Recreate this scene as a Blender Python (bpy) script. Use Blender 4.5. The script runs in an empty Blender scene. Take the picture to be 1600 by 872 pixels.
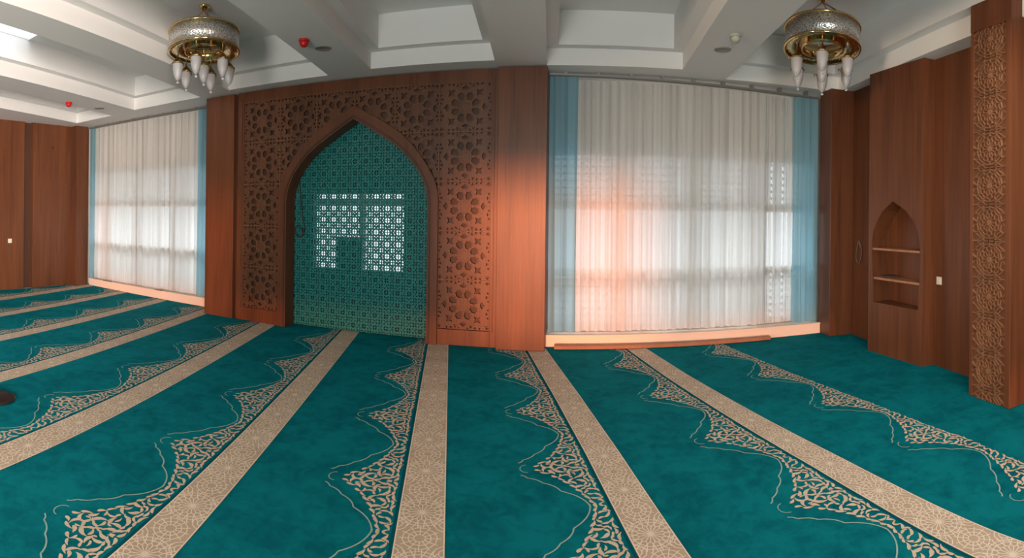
import bpy, math, random
from mathutils import Matrix, Vector
from mathutils.geometry import delaunay_2d_cdt
PI = math.pi
sin, cos = math.sin, math.cos
SC = bpy.context.scene
COL = SC.collection
rnd = random.Random(7)

# ------------------------------------------------------------------ materials
def mat(name, rgb, rough=.5, metal=0., **kw):
    m = bpy.data.materials.new(name); m.use_nodes = True
    b = m.node_tree.nodes['Principled BSDF']
    b.inputs['Base Color'].default_value = (*rgb, 1)
    b.inputs['Roughness'].default_value = rough
    b.inputs['Metallic'].default_value = metal
    for k, v in kw.items(): b.inputs[k].default_value = v
    return m
def N(m, t, **kw):
    n = m.node_tree.nodes.new(t)
    for k, v in kw.items():
        if k in n.inputs: n.inputs[k].default_value = v
        else: setattr(n, k, v)
    return n
def L(m, a, b): m.node_tree.links.new(a, b)
def coords(m, scale, rot=(0, 0, 0)):
    g = N(m, 'ShaderNodeTexCoord'); mp = N(m, 'ShaderNodeMapping')
    mp.inputs['Scale'].default_value = scale; mp.inputs['Rotation'].default_value = rot
    L(m, g.outputs['Object'], mp.inputs['Vector']); return mp.outputs['Vector']
def ramp(m, fac, stops):
    r = N(m, 'ShaderNodeValToRGB'); e = r.color_ramp.elements
    e[0].position, e[0].color = stops[0][0], (*stops[0][1], 1)
    e[1].position, e[1].color = stops[1][0], (*stops[1][1], 1)
    for p, c in stops[2:]:
        x = e.new(p); x.color = (*c, 1)
    L(m, fac, r.inputs['Fac']); return r.outputs['Color']
def bump(m, h, strength, dist=.01):
    b = N(m, 'ShaderNodeBump'); b.inputs['Strength'].default_value = strength; b.inputs['Distance'].default_value = dist
    L(m, h, b.inputs['Height']); L(m, b.outputs['Normal'], m.node_tree.nodes['Principled BSDF'].inputs['Normal'])
def bsdf(m): return m.node_tree.nodes['Principled BSDF']

def wood(name, c0, c1, rough=.40, scale=1., spec=.40):
    m = mat(name, c0, rough); bsdf(m).inputs['Specular IOR Level'].default_value = spec
    n1 = N(m, 'ShaderNodeTexNoise', Scale=1., Detail=7., Roughness=.62)
    L(m, coords(m, (34 * scale, 34 * scale, 1.3 * scale)), n1.inputs['Vector'])
    n2 = N(m, 'ShaderNodeTexNoise', Scale=1., Detail=3.)
    L(m, coords(m, (5, 5, .35)), n2.inputs['Vector'])
    ma = N(m, 'ShaderNodeMath', operation='ADD'); ma.inputs[1].default_value = 0
    mu = N(m, 'ShaderNodeMath', operation='MULTIPLY'); mu.inputs[1].default_value = .5
    L(m, n1.outputs['Fac'], ma.inputs[0]); L(m, n2.outputs['Fac'], ma.inputs[1]); L(m, ma.outputs[0], mu.inputs[0])
    L(m, ramp(m, mu.outputs[0], [(.34, c0), (.64, c1)]), bsdf(m).inputs['Base Color'])
    bump(m, n1.outputs['Fac'], .08)
    return m
WOOD = wood('walnut_veneer', (.084, .0255, .0100), (.168, .0570, .0220))
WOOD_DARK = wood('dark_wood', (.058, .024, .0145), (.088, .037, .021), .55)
WOOD_FRET = wood('fretwork_wood', (.088, .032, .0145), (.150, .060, .028), .45)
WOOD_LIT_RIM = wood('fretwork_lit_rim_wood', (.170, .075, .036), (.250, .118, .060), .42)  # paler wood: light on the raised strap edges put into the colour
WOOD_PLANK = wood('plank_wood', (.30, .13, .07), (.42, .20, .11), .5)
PLASTER = mat('ceiling_plaster', (.80, .795, .78), .8)
_n = N(PLASTER, 'ShaderNodeTexNoise', Scale=60., Detail=4.); L(PLASTER, coords(PLASTER, (1, 1, 1)), _n.inputs['Vector']); bump(PLASTER, _n.outputs['Fac'], .05)
WHITE = mat('white_paint', (.80, .78, .74), .5)
CREAM = mat('cream_ledge', (.86, .72, .60), .45)
FRAME = mat('window_frame_paint', (.55, .53, .50), .45)
SCREEN = mat('screen_metal', (.55, .54, .52), .6)
CONCRETE = mat('exterior_render', (.55, .53, .50), .9)

def carpet_mat(name, c0, c1, scale, sheen=.25):
    m = mat(name, c0, .95); b = bsdf(m)
    b.inputs['Specular IOR Level'].default_value = .03
    b.inputs['Sheen Weight'].default_value = sheen; b.inputs['Sheen Roughness'].default_value = .5
    b.inputs['Sheen Tint'].default_value = (*[min(1, c * 2.2) for c in c1], 1)
    a = N(m, 'ShaderNodeTexNoise', Scale=scale, Detail=5., Roughness=.6); L(m, coords(m, (1, 1, 1)), a.inputs['Vector'])
    a2 = N(m, 'ShaderNodeTexNoise', Scale=scale * 3.7, Detail=4., Roughness=.65, Distortion=.6); L(m, coords(m, (1, 1, 1)), a2.inputs['Vector'])
    av = N(m, 'ShaderNodeMath', operation='MULTIPLY_ADD'); av.inputs[1].default_value = .45; L(m, a2.outputs['Fac'], av.inputs[0])
    hf = N(m, 'ShaderNodeMath', operation='MULTIPLY'); hf.inputs[1].default_value = .55; L(m, a.outputs['Fac'], hf.inputs[0]); L(m, hf.outputs[0], av.inputs[2])
    L(m, ramp(m, av.outputs[0], [(.40, c0), (.58, c1)]), b.inputs['Base Color'])
    f = N(m, 'ShaderNodeTexNoise', Scale=260., Detail=2.); L(m, coords(m, (1, 1, 1)), f.inputs['Vector'])
    bump(m, f.outputs['Fac'], .45, .006)
    return m
TEAL = carpet_mat('teal_pile', (.0010, .100, .126), (.0030, .172, .200), 2.6, .26)
TEAL_EDGE = carpet_mat('dark_teal_pile', (.002, .070, .090), (.003, .085, .105), 3.)
TAUPE = carpet_mat('taupe_pile', (.51, .385, .275), (.575, .44, .32), 3., .1)
IVORY = carpet_mat('ivory_pile', (.82, .69, .54), (.88, .75, .60), 3., .1)
FLORAL = carpet_mat('floral_beige_pile', (.58, .47, .34), (.68, .56, .42), 5., .1)
OUTLINE = carpet_mat('outline_pile', (.26, .44, .40), (.32, .48, .44), 5., .1)

TILE = mat('teal_enamel', (.026, .20, .19), .32); bsdf(TILE).inputs['Specular IOR Level'].default_value = .35
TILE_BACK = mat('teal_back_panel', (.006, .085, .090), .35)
GOLD = mat('polished_brass', (.78, .56, .26), .14, 1.)
BRASS = mat('aged_brass', (.48, .33, .14), .3, 1.)
COPPER = mat('copper_chain', (.45, .20, .12), .35, 1.)
FROST = mat('frosted_glass', (.58, .56, .57), .35); bsdf(FROST).inputs['Subsurface Weight'].default_value = .0
bsdf(FROST).inputs['Transmission Weight'].default_value = .25
BEAD = mat('glass_bead', (.9, .9, .92), .05); bsdf(BEAD).inputs['Transmission Weight'].default_value = .7
RED = mat('red_plastic', (.55, .012, .010), .35)
GREY = mat('speaker_grille', (.30, .27, .27), .6)
PALEGREEN = mat('pale_detector_plastic', (.42, .46, .38), .5)
BLACK = mat('black_rubber', (.010, .006, .006), .45)
CABLE = mat('dark_cable', (.05, .03, .025), .5)
CABLE_PALE = mat('pale_cable', (.16, .13, .11), .5)
CABLE_FLOOR = mat('floor_cable_sheath', (.30, .34, .27), .5)
PLASTIC = mat('ivory_plastic', (.70, .66, .56), .4)
RAIL = mat('rail_metal', (.30, .29, .27), .4, .6)

def filigree():
    m = mat('filigree_metal', (.7, .68, .64), .3, .75); b = bsdf(m)
    v = N(m, 'ShaderNodeTexVoronoi', feature='DISTANCE_TO_EDGE', Scale=34.); L(m, coords(m, (1, 1, 1)), v.inputs['Vector'])
    L(m, ramp(m, v.outputs['Distance'], [(.06, (.80, .76, .71)), (.14, (.44, .42, .40))]), b.inputs['Base Color'])
    w = N(m, 'ShaderNodeTexVoronoi', feature='F1', Scale=34.); L(m, coords(m, (1, 1, 1)), w.inputs['Vector'])
    bump(m, v.outputs['Distance'], .5, .01)
    return m
FILI = filigree()
def goldplate():
    m = mat('pierced_brass', (.72, .50, .22), .12, 1.); b = bsdf(m)
    v = N(m, 'ShaderNodeTexVoronoi', feature='DISTANCE_TO_EDGE', Scale=30.); L(m, coords(m, (1, 1, 1)), v.inputs['Vector'])
    L(m, ramp(m, v.outputs['Distance'], [(.05, (.85, .66, .36)), (.12, (.42, .27, .11))]), b.inputs['Base Color'])
    bump(m, v.outputs['Distance'], .35, .008); return m
GPLATE = goldplate()

def sheer(name, rgb, clear, warm=None):
    m = bpy.data.materials.new(name); m.use_nodes = True; nt = m.node_tree; nt.nodes.clear()
    out = N(m, 'ShaderNodeOutputMaterial'); d = N(m, 'ShaderNodeBsdfDiffuse'); t = N(m, 'ShaderNodeBsdfTranslucent'); tr = N(m, 'ShaderNodeBsdfTransparent')
    a = N(m, 'ShaderNodeMixShader'); c = N(m, 'ShaderNodeMixShader')
    wv = N(m, 'ShaderNodeTexNoise', Scale=1., Detail=3.); L(m, coords(m, (420, 420, 6)), wv.inputs['Vector'])
    col = ramp(m, wv.outputs['Fac'], [(.3, tuple(x * .93 for x in rgb)), (.7, rgb)])
    fo = N(m, 'ShaderNodeTexNoise', Scale=1., Detail=2.); L(m, coords(m, (15, .01, .12)), fo.inputs['Vector'])
    fc = ramp(m, fo.outputs['Fac'], [(.40, (.80, .79, .78)), (.60, (1., 1., 1.))])  # light and dark of the folds put into the translucent colour
    mx = N(m, 'ShaderNodeMix', data_type='RGBA', blend_type='MULTIPLY'); mx.inputs[0].default_value = 1.
    L(m, col, mx.inputs[6]); L(m, fc, mx.inputs[7]); L(m, col, d.inputs['Color']); L(m, mx.outputs[2], t.inputs['Color'])
    a.inputs[0].default_value = .66; L(m, d.outputs[0], a.inputs[1]); L(m, t.outputs[0], a.inputs[2])
    c.inputs[0].default_value = clear; L(m, a.outputs[0], c.inputs[1]); L(m, tr.outputs[0], c.inputs[2]); L(m, c.outputs[0], out.inputs[0])
    return m
SHEER = sheer('white_voile', (.93, .91, .88), .06)
SHEER_THIN = sheer('thin_white_voile', (.92, .91, .89), .30)
_w = N(SHEER_THIN, 'ShaderNodeTexNoise', Scale=1., Detail=1.); L(SHEER_THIN, coords(SHEER_THIN, (26, .01, .01)), _w.inputs['Vector'])
_r = ramp(SHEER_THIN, _w.outputs['Fac'], [(.48, (.02, .02, .02)), (.60, (.42, .42, .42))])
_mix = [n for n in SHEER_THIN.node_tree.nodes if n.type == 'MIX_SHADER' and n.outputs[0].links and n.outputs[0].links[0].to_node.type == 'OUTPUT_MATERIAL'][0]
L(SHEER_THIN, _r, _mix.inputs[0])
SHEER_BLUE = sheer('blue_voile', (.36, .64, .76), .05)

# ------------------------------------------------------------------ mesh builder (world coordinates)
class MB:
    def __init__(s): s.v = []; s.f = []; s.m = []; s.sm = []
    def add(s, vs, fs, mi=0, smooth=False):
        o = len(s.v); s.v += [tuple(p) for p in vs]
        for f in fs: s.f.append(tuple(i + o for i in f)); s.m.append(mi); s.sm.append(smooth)
    def box(s, x0, x1, y0, y1, z0, z1, mi=0):
        s.add([(x0, y0, z0), (x1, y0, z0), (x1, y1, z0), (x0, y1, z0), (x0, y0, z1), (x1, y0, z1), (x1, y1, z1), (x0, y1, z1)],
              [(0, 3, 2, 1), (4, 5, 6, 7), (0, 1, 5, 4), (1, 2, 6, 5), (2, 3, 7, 6), (3, 0, 4, 7)], mi)
    def prism(s, poly, z0, z1, mi=0):
        n = len(poly); vs = [(x, y, z0) for x, y in poly] + [(x, y, z1) for x, y in poly]
        s.add(vs, [tuple(range(n - 1, -1, -1)), tuple(range(n, 2 * n))] + [(i, (i + 1) % n, n + (i + 1) % n, n + i) for i in range(n)], mi)
    def tube(s, pts, r, seg=8, mi=0, closed=False):
        pts = [Vector(p) for p in pts]; n = len(pts); rings = []
        prev = None
        for i, p in enumerate(pts):
            a = pts[(i - 1) % n] if (i > 0 or closed) else p; b = pts[(i + 1) % n] if (i < n - 1 or closed) else p
            t = (b - a).normalized()
            u = t.cross(Vector((0, 0, 1))) if prev is None else prev - t * prev.dot(t)
            if u.length < 1e-4: u = t.cross(Vector((1, 0, 0)))
            u.normalize(); prev = u; w = t.cross(u)
            rr = r[i] if isinstance(r, (list, tuple)) else r
            rings.append([p + (u * cos(2 * PI * k / seg) + w * sin(2 * PI * k / seg)) * rr for k in range(seg)])
        vs = [q for g in rings for q in g]; fs = []
        for i in range(n if closed else n - 1):
            j = (i + 1) % n
            for k in range(seg): fs.append((i * seg + k, i * seg + (k + 1) % seg, j * seg + (k + 1) % seg, j * seg + k))
        if not closed: fs += [tuple(range(seg - 1, -1, -1)), tuple(range((n - 1) * seg, n * seg))]
        s.add(vs, fs, mi, True)
    def lathe(s, prof, cx, cy, seg=32, mi=0, smooth=True, closed=False):
        n = len(prof); vs = []; fs = []
        for k in range(seg):
            a = 2 * PI * k / seg
            for r, z in prof: vs.append((cx + r * cos(a), cy + r * sin(a), z))
        for k in range(seg):
            j = (k + 1) % seg
            for i in range(n if closed else n - 1):
                i2 = (i + 1) % n; fs.append((k * n + i, j * n + i, j * n + i2, k * n + i2))
        s.add(vs, fs, mi, smooth)
    def bar(s, p, q, w, h, plane='x', base=0., mi=0):
        """raised strap from p to q (2D in the wall plane), width w, standing h proud of BASE; plane x: face normal -X, coords (y,z); plane y: normal -Y, coords (x,z)"""
        dx, dz = q[0] - p[0], q[1] - p[1]; l = math.hypot(dx, dz)
        if l < 1e-6: return
        ex, ez = dx / l, dz / l; nx, nz = -ez, ex; e = w * .3
        c = [(p[0] - ex * e + nx * w / 2, p[1] - ez * e + nz * w / 2), (q[0] + ex * e + nx * w / 2, q[1] + ez * e + nz * w / 2), (q[0] + ex * e - nx * w / 2, q[1] + ez * e - nz * w / 2), (p[0] - ex * e - nx * w / 2, p[1] - ez * e - nz * w / 2)]
        t = [(a * .75 + b * .25) for a, b in zip([0] * 0, [0] * 0)]
        mid = ((p[0] + q[0]) / 2, (p[1] + q[1]) / 2)
        top = []
        for (a, b) in c:
            # chamfered top
            pa = (a - mid[0]) * ex + (b - mid[1]) * ez; pn = (a - mid[0]) * nx + (b - mid[1]) * nz
            top.append((mid[0] + ex * pa + nx * pn * .55, mid[1] + ez * pa + nz * pn * .55))
        P = (lambda u, v, d: (base - d, u, v)) if plane == 'x' else (lambda u, v, d: (u, base - d, v))
        s.add([P(a, b, 0) for a, b in c] + [P(a, b, h) for a, b in top], [(4, 5, 6, 7), (0, 1, 5, 4), (1, 2, 6, 5), (2, 3, 7, 6), (3, 0, 4, 7)], mi)

def wloc(o):
    v = Vector(o.location)
    while o.parent is not None: o = o.parent; v += o.location
    return v
def build(name, mb, mats, parent=None, origin=None, bevel=0., fix=True):
    me = bpy.data.meshes.new(name)
    if parent is not None: off = wloc(parent); loc = (0, 0, 0)
    else:
        if origin is None:
            xs, ys, zs = zip(*mb.v); origin = ((min(xs) + max(xs)) / 2, (min(ys) + max(ys)) / 2, min(zs))
        off = Vector(origin); loc = off
    me.from_pydata([(x - off[0], y - off[1], z - off[2]) for x, y, z in mb.v], [], mb.f)
    me.polygons.foreach_set('material_index', mb.m); me.polygons.foreach_set('use_smooth', mb.sm)
    for m in (mats if isinstance(mats, (list, tuple)) else [mats]): me.materials.append(m)
    if fix:
        import bmesh
        b = bmesh.new(); b.from_mesh(me); bmesh.ops.recalc_face_normals(b, faces=b.faces); b.to_mesh(me); b.free()
    me.update()
    o = bpy.data.objects.new(name, me); COL.objects.link(o)
    if parent is not None: o.parent = parent
    else: o.location = loc
    if bevel:
        bv = o.modifiers.new('bevel', 'BEVEL'); bv.width = bevel; bv.segments = 2; bv.limit_method = 'ANGLE'
    return o
def tag(o, label=None, cat=None, group=None, kind=None):
    if label: o['label'] = label
    if cat: o['category'] = cat
    if group: o['group'] = group
    if kind: o['kind'] = kind
    return o
def empty(name, loc, label, cat, group=None):
    o = bpy.data.objects.new(name, None); o.location = loc; o.empty_display_size = .1; COL.objects.link(o)
    return tag(o, label, cat, group)
def dup(o, parent=None):
    c = o.copy(); COL.objects.link(c)
    if parent is not None: c.parent = parent
    for ch in list(o.children): dup(ch, c)
    return c
def struct(name, mb, mats, parent=None, **kw):
    o = build(name, mb, mats, parent, **kw)
    if parent is None: o['kind'] = 'structure'
    return o

# ---- plates with holes (2D CDT), extruded
def inside(p, poly):
    x, y = p; r = False; j = len(poly) - 1
    for i in range(len(poly)):
        xi, yi = poly[i]; xj, yj = poly[j]
        if (yi > y) != (yj > y) and x < (xj - xi) * (y - yi) / (yj - yi) + xi: r = not r
        j = i
    return r
def plate2d(outline, holes, cut=None):
    """triangles of outline minus holes (minus the region of polygon CUT): (verts2d, tris)"""
    vs = []; es = []
    for lp in [outline] + holes + ([cut] if cut else []):
        o = len(vs); vs += [Vector(p) for p in lp]; es += [(o + i, o + (i + 1) % len(lp)) for i in range(len(lp))]
    r = delaunay_2d_cdt(vs, es, [], 0, 1e-6)
    V, T = r[0], r[2]; out = []
    bb = [(min(p[0] for p in h), max(p[0] for p in h), min(p[1] for p in h), max(p[1] for p in h)) for h in holes]
    for t in T:
        c = (sum(V[i].x for i in t) / len(t), sum(V[i].y for i in t) / len(t))
        if not inside(c, outline): continue
        if cut and inside(c, cut): continue
        if any(b[0] <= c[0] <= b[1] and b[2] <= c[1] <= b[3] and inside(c, h) for b, h in zip(bb, holes)): continue
        out.append(tuple(t))
    return [(v.x, v.y) for v in V], out
def emit_plate(mb, tri, loops, dx, dz, y0, y1, mi=0, back=True):
    """a plate in the XZ plane, front at y0, back at y1, shifted by (dx,dz), with the walls of LOOPS"""
    V, T = tri
    mb.add([(x + dx, y0, z + dz) for x, z in V], T, mi)
    if back: mb.add([(x + dx, y1, z + dz) for x, z in V], [tuple(reversed(t)) for t in T], mi)
    for lp in loops:
        n = len(lp)
        mb.add([(x + dx, y0, z + dz) for x, z in lp] + [(x + dx, y1, z + dz) for x, z in lp], [(i, (i + 1) % n, n + (i + 1) % n, n + i) for i in range(n)], mi)
def ngon(cx, cz, r, n, a0=0.): return [(cx + r * cos(a0 + 2 * PI * i / n), cz + r * sin(a0 + 2 * PI * i / n)) for i in range(n)]
def rect(x0, x1, z0, z1): return [(x0, z0), (x1, z0), (x1, z1), (x0, z1)]

# ------------------------------------------------------------------ room numbers
ZC = 3.36                                                            # soffit of the beams
XL, XR, YB = -9.2, 3.62, -6.0
YF = 6.72                                                            # inner face of the front wall
# ------------------------------------------------------------------ carpet
NU, DU = (.970, .2425), (-.2425, .970)
ROWS = {  # left edge, right edge, first peak, peak period, first star, star period
    -7: (-8.22, -7.98, 4.9, 1.06, 3., .46), -6: (-7.165, -6.922, 5.25, 1.06, 3., .46), -5: (-6.095, -5.88, 6.326, 1.01, 3., .46),
    -4: (-5.006, -4.788, 5.322, 1.09, 3., .46), -3: (-3.87, -3.647, 4.308, 1.06, 3., .48), -2: (-2.667, -2.411, 3.234, 1.12, 2.453, .535),
    -1: (-1.446, -1.201, 2.057, 1.07, 2.034, .47), 0: (-.257, -.009, 3.107, 1.0, 2.80, .4525), 1: (.918, 1.146, 3.265, .96, 2.447, .4455),
    2: (2.126, 2.354, 2.318, 1.0, 1.65, .455), 3: (3.30, None, 2.409, .99, 0, 1)}
SHIFT = {1: [(0, -.06), (2.2, -.038), (3.4, -.003), (4.5, .008), (7, 0)], 2: [(0, -.04), (1.3, -.025), (2.1, .025), (2.6, .04), (3.1, .03), (4.8, -.02), (7, -.03)],
         3: [(0, -.25), (1.6, -.19), (2.12, -.06), (3.2, .02), (8, .02)]}
def ushift(k, s):
    t = SHIFT.get(k)
    if not t: return 0.
    if s <= t[0][0]: return t[0][1]
    for (a, b), (c, d) in zip(t, t[1:]):
        if s <= c: return b + (d - b) * (s - a) / (c - a)
    return t[-1][1]
def W(k, u, s, z=0.):
    u += ushift(k, s); return (u * NU[0] + s * DU[0], u * NU[1] + s * DU[1], z)
CX0, CX1, CY0, CY1 = XL, XR, -1.5, 6.66
def ok(p): return CX0 < p[0] < CX1 and CY0 < p[1] < CY1
cm = MB()
nx, ny = 40, 30
cm.add([(CX0 + (CX1 - CX0) * i / nx, YB + (CY1 - YB) * j / ny, 0.) for j in range(ny + 1) for i in range(nx + 1)],
       [(j * (nx + 1) + i, j * (nx + 1) + i + 1, (j + 1) * (nx + 1) + i + 1, (j + 1) * (nx + 1) + i) for j in range(ny) for i in range(nx)], 0)
def ribbon(k, a, b, w, z, mi):
    p, q = W(k, *a), W(k, *b)
    if not (ok(p) and ok(q)): return
    dx, dy = q[0] - p[0], q[1] - p[1]; l = math.hypot(dx, dy)
    if l < 1e-6: return
    nx_, ny_ = -dy / l * w / 2, dx / l * w / 2
    cm.add([(p[0] + nx_, p[1] + ny_, z), (p[0] - nx_, p[1] - ny_, z), (q[0] - nx_, q[1] - ny_, z), (q[0] + nx_, q[1] + ny_, z)], [(0, 1, 2, 3)], mi)
def clip_band(k, u0, u1, z, mi):
    s = -.2
    while s < 9.:
        e = s + .12; q = [W(k, u0, s, z), W(k, u1, s, z), W(k, u1, e, z), W(k, u0, e, z)]
        if all(ok(p) for p in q): cm.add(q, [(0, 1, 2, 3)], mi)
        s = e
def clipseg(a, b, u0, u1, s0, s1):
    t0, t1 = 0., 1.; d = (b[0] - a[0], b[1] - a[1])
    for p, q in ((-d[0], a[0] - u0), (d[0], u1 - a[0]), (-d[1], a[1] - s0), (d[1], s1 - a[1])):
        if abs(p) < 1e-12:
            if q < 0: return None
        else:
            r = q / p
            if p < 0: t0 = max(t0, r)
            else: t1 = min(t1, r)
    if t0 >= t1: return None
    return (a[0] + d[0] * t0, a[1] + d[1] * t0), (a[0] + d[0] * t1, a[1] + d[1] * t1)
def star_lines():
    """girih web around one star, in units of a cell .25 wide and .46 long"""
    seg = []
    def ring(r, n, a0=0., cx=0., cy=0.):
        p = ngon(cx, cy, r, n, a0); seg.extend((p[i], p[(i + 1) % n]) for i in range(n))
    for i in range(16):
        a = PI * i / 8; seg.append(((.005 * cos(a), .005 * sin(a)), (.066 * cos(a), .066 * sin(a))))
    for i in range(16):                                             # zigzag ring
        a, b = PI * i / 8, PI * (i + .5) / 8
        seg.append(((.066 * cos(a), .066 * sin(a)), (.086 * cos(b), .086 * sin(b)))); seg.append(((.086 * cos(b), .086 * sin(b)), (.066 * cos(a + PI / 8), .066 * sin(a + PI / 8))))
        seg.append(((.086 * cos(b), .086 * sin(b)), (.150 * cos(b + .10), .150 * sin(b + .10)))); seg.append(((.086 * cos(b), .086 * sin(b)), (.150 * cos(b - .10), .150 * sin(b - .10))))
    ring(.105, 16, PI / 16); ring(.128, 16)
    for sy in (-.23, .23):
        for r in (.030, .058, .088): ring(r, 12, .13, 0, sy)
        for i in ((0, 1, 2, 3, 4, 5, 6, 7, 8, 9, 10, 11) if sy > 0 else (1, 2, 3, 4, 5, 7, 8, 9, 10, 11)):
            a = PI * i / 6; seg.append(((.030 * cos(a), sy + .030 * sin(a)), (.105 * cos(a), sy + .105 * sin(a))))
    for sx in (-.125, .125):
        for sy in (-.115, .115):
            for r in (.03, .055): ring(r, 10, 0, sx, sy)
    out = []
    for a, b in seg:
        c = clipseg(a, b, -.121, .121, -.23, .23)
        if c: out.append(c)
    return out
STAR = star_lines()
# floral border: half profile of the scallop, distance from the peak -> depth measured from the stripe edge
PROF = [(0, .372), (.035, .335), (.10, .275), (.16, .225), (.23, .185), (.31, .150), (.40, .118), (.47, .098), (.51, .090)]
def lobes(pts, bulge, n=7):
    out = []
    for (a, b), (c, d) in zip(pts, pts[1:]):
        l = math.hypot(c - a, d - b); nx_, ny_ = (d - b) / l, -(c - a) / l       # towards the stripe
        for i in range(n):
            t = i / n; k = 4 * t * (1 - t) * bulge * l; out.append((a + (c - a) * t + nx_ * k * .6, b + (d - b) * t + ny_ * k))
    return out + [pts[-1]]
OUTL = lobes([(.082, .462), (.125, .425), (.20, .340), (.315, .250), (.522, .118)], .13)
def interp(t, x):
    if x <= t[0][0]: return t[0][1]
    for (a, b), (c, d) in zip(t, t[1:]):
        if x <= c: return b + (d - b) * (x - a) / (c - a)
    return t[-1][1]
def comma(cx, cy, a, l, w, bend):
    """a curved tapering leaf centred at (cx,cy)"""
    n = 6; left = []; right = []
    for i in range(n + 1):
        t = i / n; th = a + bend * (t - .5); rad = (t - .5) * l
        x = cx + rad * cos(a) - .5 * bend * l * ((t - .5) ** 2 - .08) * sin(a); y = cy + rad * sin(a) + .5 * bend * l * ((t - .5) ** 2 - .08) * cos(a)
        ww = w * (math.sin(PI * (t ** .62)) * .95 + .05) / 2
        left.append((x - ww * sin(th), y + ww * cos(th))); right.append((x + ww * sin(th), y - ww * cos(th)))
    return left + right[::-1]
def make_motif():
    """half motif (s>=0) of leaves inside the scallop, in (depth, ds)"""
    r = random.Random(21); leaves = []; placed = []
    def free(x, y, d): return all((x - a) ** 2 + (y - b) ** 2 > (d * .5 + e * .5) ** 2 for a, b, e in placed)
    # leaves along the scalloped edge
    s = .02
    while s < .50:
        dep = interp(PROF, s); dd = (interp(PROF, s + .02) - dep) / .02; a = math.atan2(1., dd)
        l = r.uniform(.045, .075)
        leaves.append((dep - .016, s + .012, a + r.uniform(-.1, .45), l, r.uniform(.016, .024), r.choice((1.1, -1.2, .8)))); placed.append((dep - .016, s + .012, .034)); s += l * .82
    # leaves along the straight edge
    s = .03
    while s < .50:
        leaves.append((r.uniform(.026, .036), s, PI / 2 + r.uniform(-.7, .7), r.uniform(.045, .07), r.uniform(.016, .023), r.choice((-1.3, 1.5)))); placed.append((.032, s, .034)); s += r.uniform(.048, .066)
    tries = 0
    while tries < 6000:
        tries += 1; y = r.uniform(.004, .5); x = r.uniform(.02, .36)
        if x > interp(PROF, y) - .030: continue
        sz = r.choice((.040, .034, .046, .028) if tries < 3000 else (.030, .026))
        if not free(x, y, sz): continue
        # scroll field: leaves turn around whorl centres
        cx, cy = min(((.10, .10), (.20, .06), (.11, .22), (.26, .02), (.075, .36), (.18, .15)), key=lambda c: (c[0] - x) ** 2 + (c[1] - y) ** 2)
        a = math.atan2(y - cy, x - cx) + PI / 2 + r.uniform(-.5, .5)
        leaves.append((x, y, a, sz * r.uniform(1.35, 1.9), sz * r.uniform(.48, .64), r.choice((1.5, -1.4, 1.9)))); placed.append((x, y, sz))
    return leaves
LEAVES = make_motif()
for k, (uL, uR, pk, per, st, sp) in ROWS.items():
    edge = uL
    if uR is not None:
        clip_band(k, uL, uR, .0015, 1)                              # the stripe
        clip_band(k, uL - .020, uL, .0012, 4)
        for e in (uL + .004, uR - .004):
            s = 0.
            while s < 8.6: ribbon(k, (e, s), (e, s + .15), .007, .003, 2); s += .15
        c = (uL + uR) / 2; wsc = (uR - uL) / .25; ssc = sp / .46
        i0 = int(math.floor((.2 - st) / sp)); i1 = int(math.ceil((8.8 - st) / sp))
        for i in range(i0, i1):
            s0 = st + i * sp
            if s0 > 7.4 and k > -3: continue
            for q, (a, b) in enumerate(STAR):
                ribbon(k, (c + a[0] * wsc, s0 + a[1] * ssc), (c + b[0] * wsc, s0 + b[1] * ssc), .0055, .0028 + (q * 37 % 100) * 8e-6, 2)
            hub = [W(k, c + .009 * cos(t), s0 + .009 * sin(t), .0038) for t in [2 * PI * j / 10 for j in range(10)]]
            if all(ok(p) for p in hub): cm.add(hub, [tuple(range(10))], 2)
    for i in range(-6, 9):
        s0 = pk + i * per
        if s0 < -.2 or s0 > 9: continue
        sc = per / 1.02
        for sg in (1, -1):
            for li, (x, y, a, l, w, bd) in enumerate(LEAVES):
                poly = [(edge - .012 - px, s0 + sg * py * sc) for px, py in comma(x, y, a, l, w, bd)]
                q = [W(k, u, s, .0020 + (i % 2) * .0005 + (sg > 0) * .00025 + (li * 29 % 64) * 3e-6) for u, s in poly]
                if all(ok(p) for p in q):
                    n = len(q) // 2
                    cm.add(q, [(j, j + 1, len(q) - 2 - j, len(q) - 1 - j) for j in range(n - 1)], 3)
            for (a, b), (c2, d2) in zip(OUTL, OUTL[1:]):
                ribbon(k, (edge - b, s0 + sg * a * sc), (edge - d2, s0 + sg * c2 * sc), .0085, .0031 + (i % 2) * .0003 + (sg > 0) * .0001, 5)
        hook = [(.385 + .028 + .045 * sin(t), .050 * cos(t)) for t in [PI * j / 9 for j in range(10)]]
        for a, b in zip(hook, hook[1:]): ribbon(k, (edge - a[0], s0 + a[1]), (edge - b[0], s0 + b[1]), .006, .0024, 5)
cm.sm = [False] * len(cm.f)
carpet = build('prayer_carpet', cm, [TEAL, TAUPE, IVORY, FLORAL, TEAL_EDGE, OUTLINE], origin=(0, 0, 0), fix=False)
tag(carpet, 'wall to wall teal prayer carpet with beige star stripes and floral scalloped borders', 'carpet')
fb = MB(); fb.box(XL - .2, XR + .3, YB - .2, 7.1, -.14, -.004); struct('floor', fb, CONCRETE)

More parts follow.
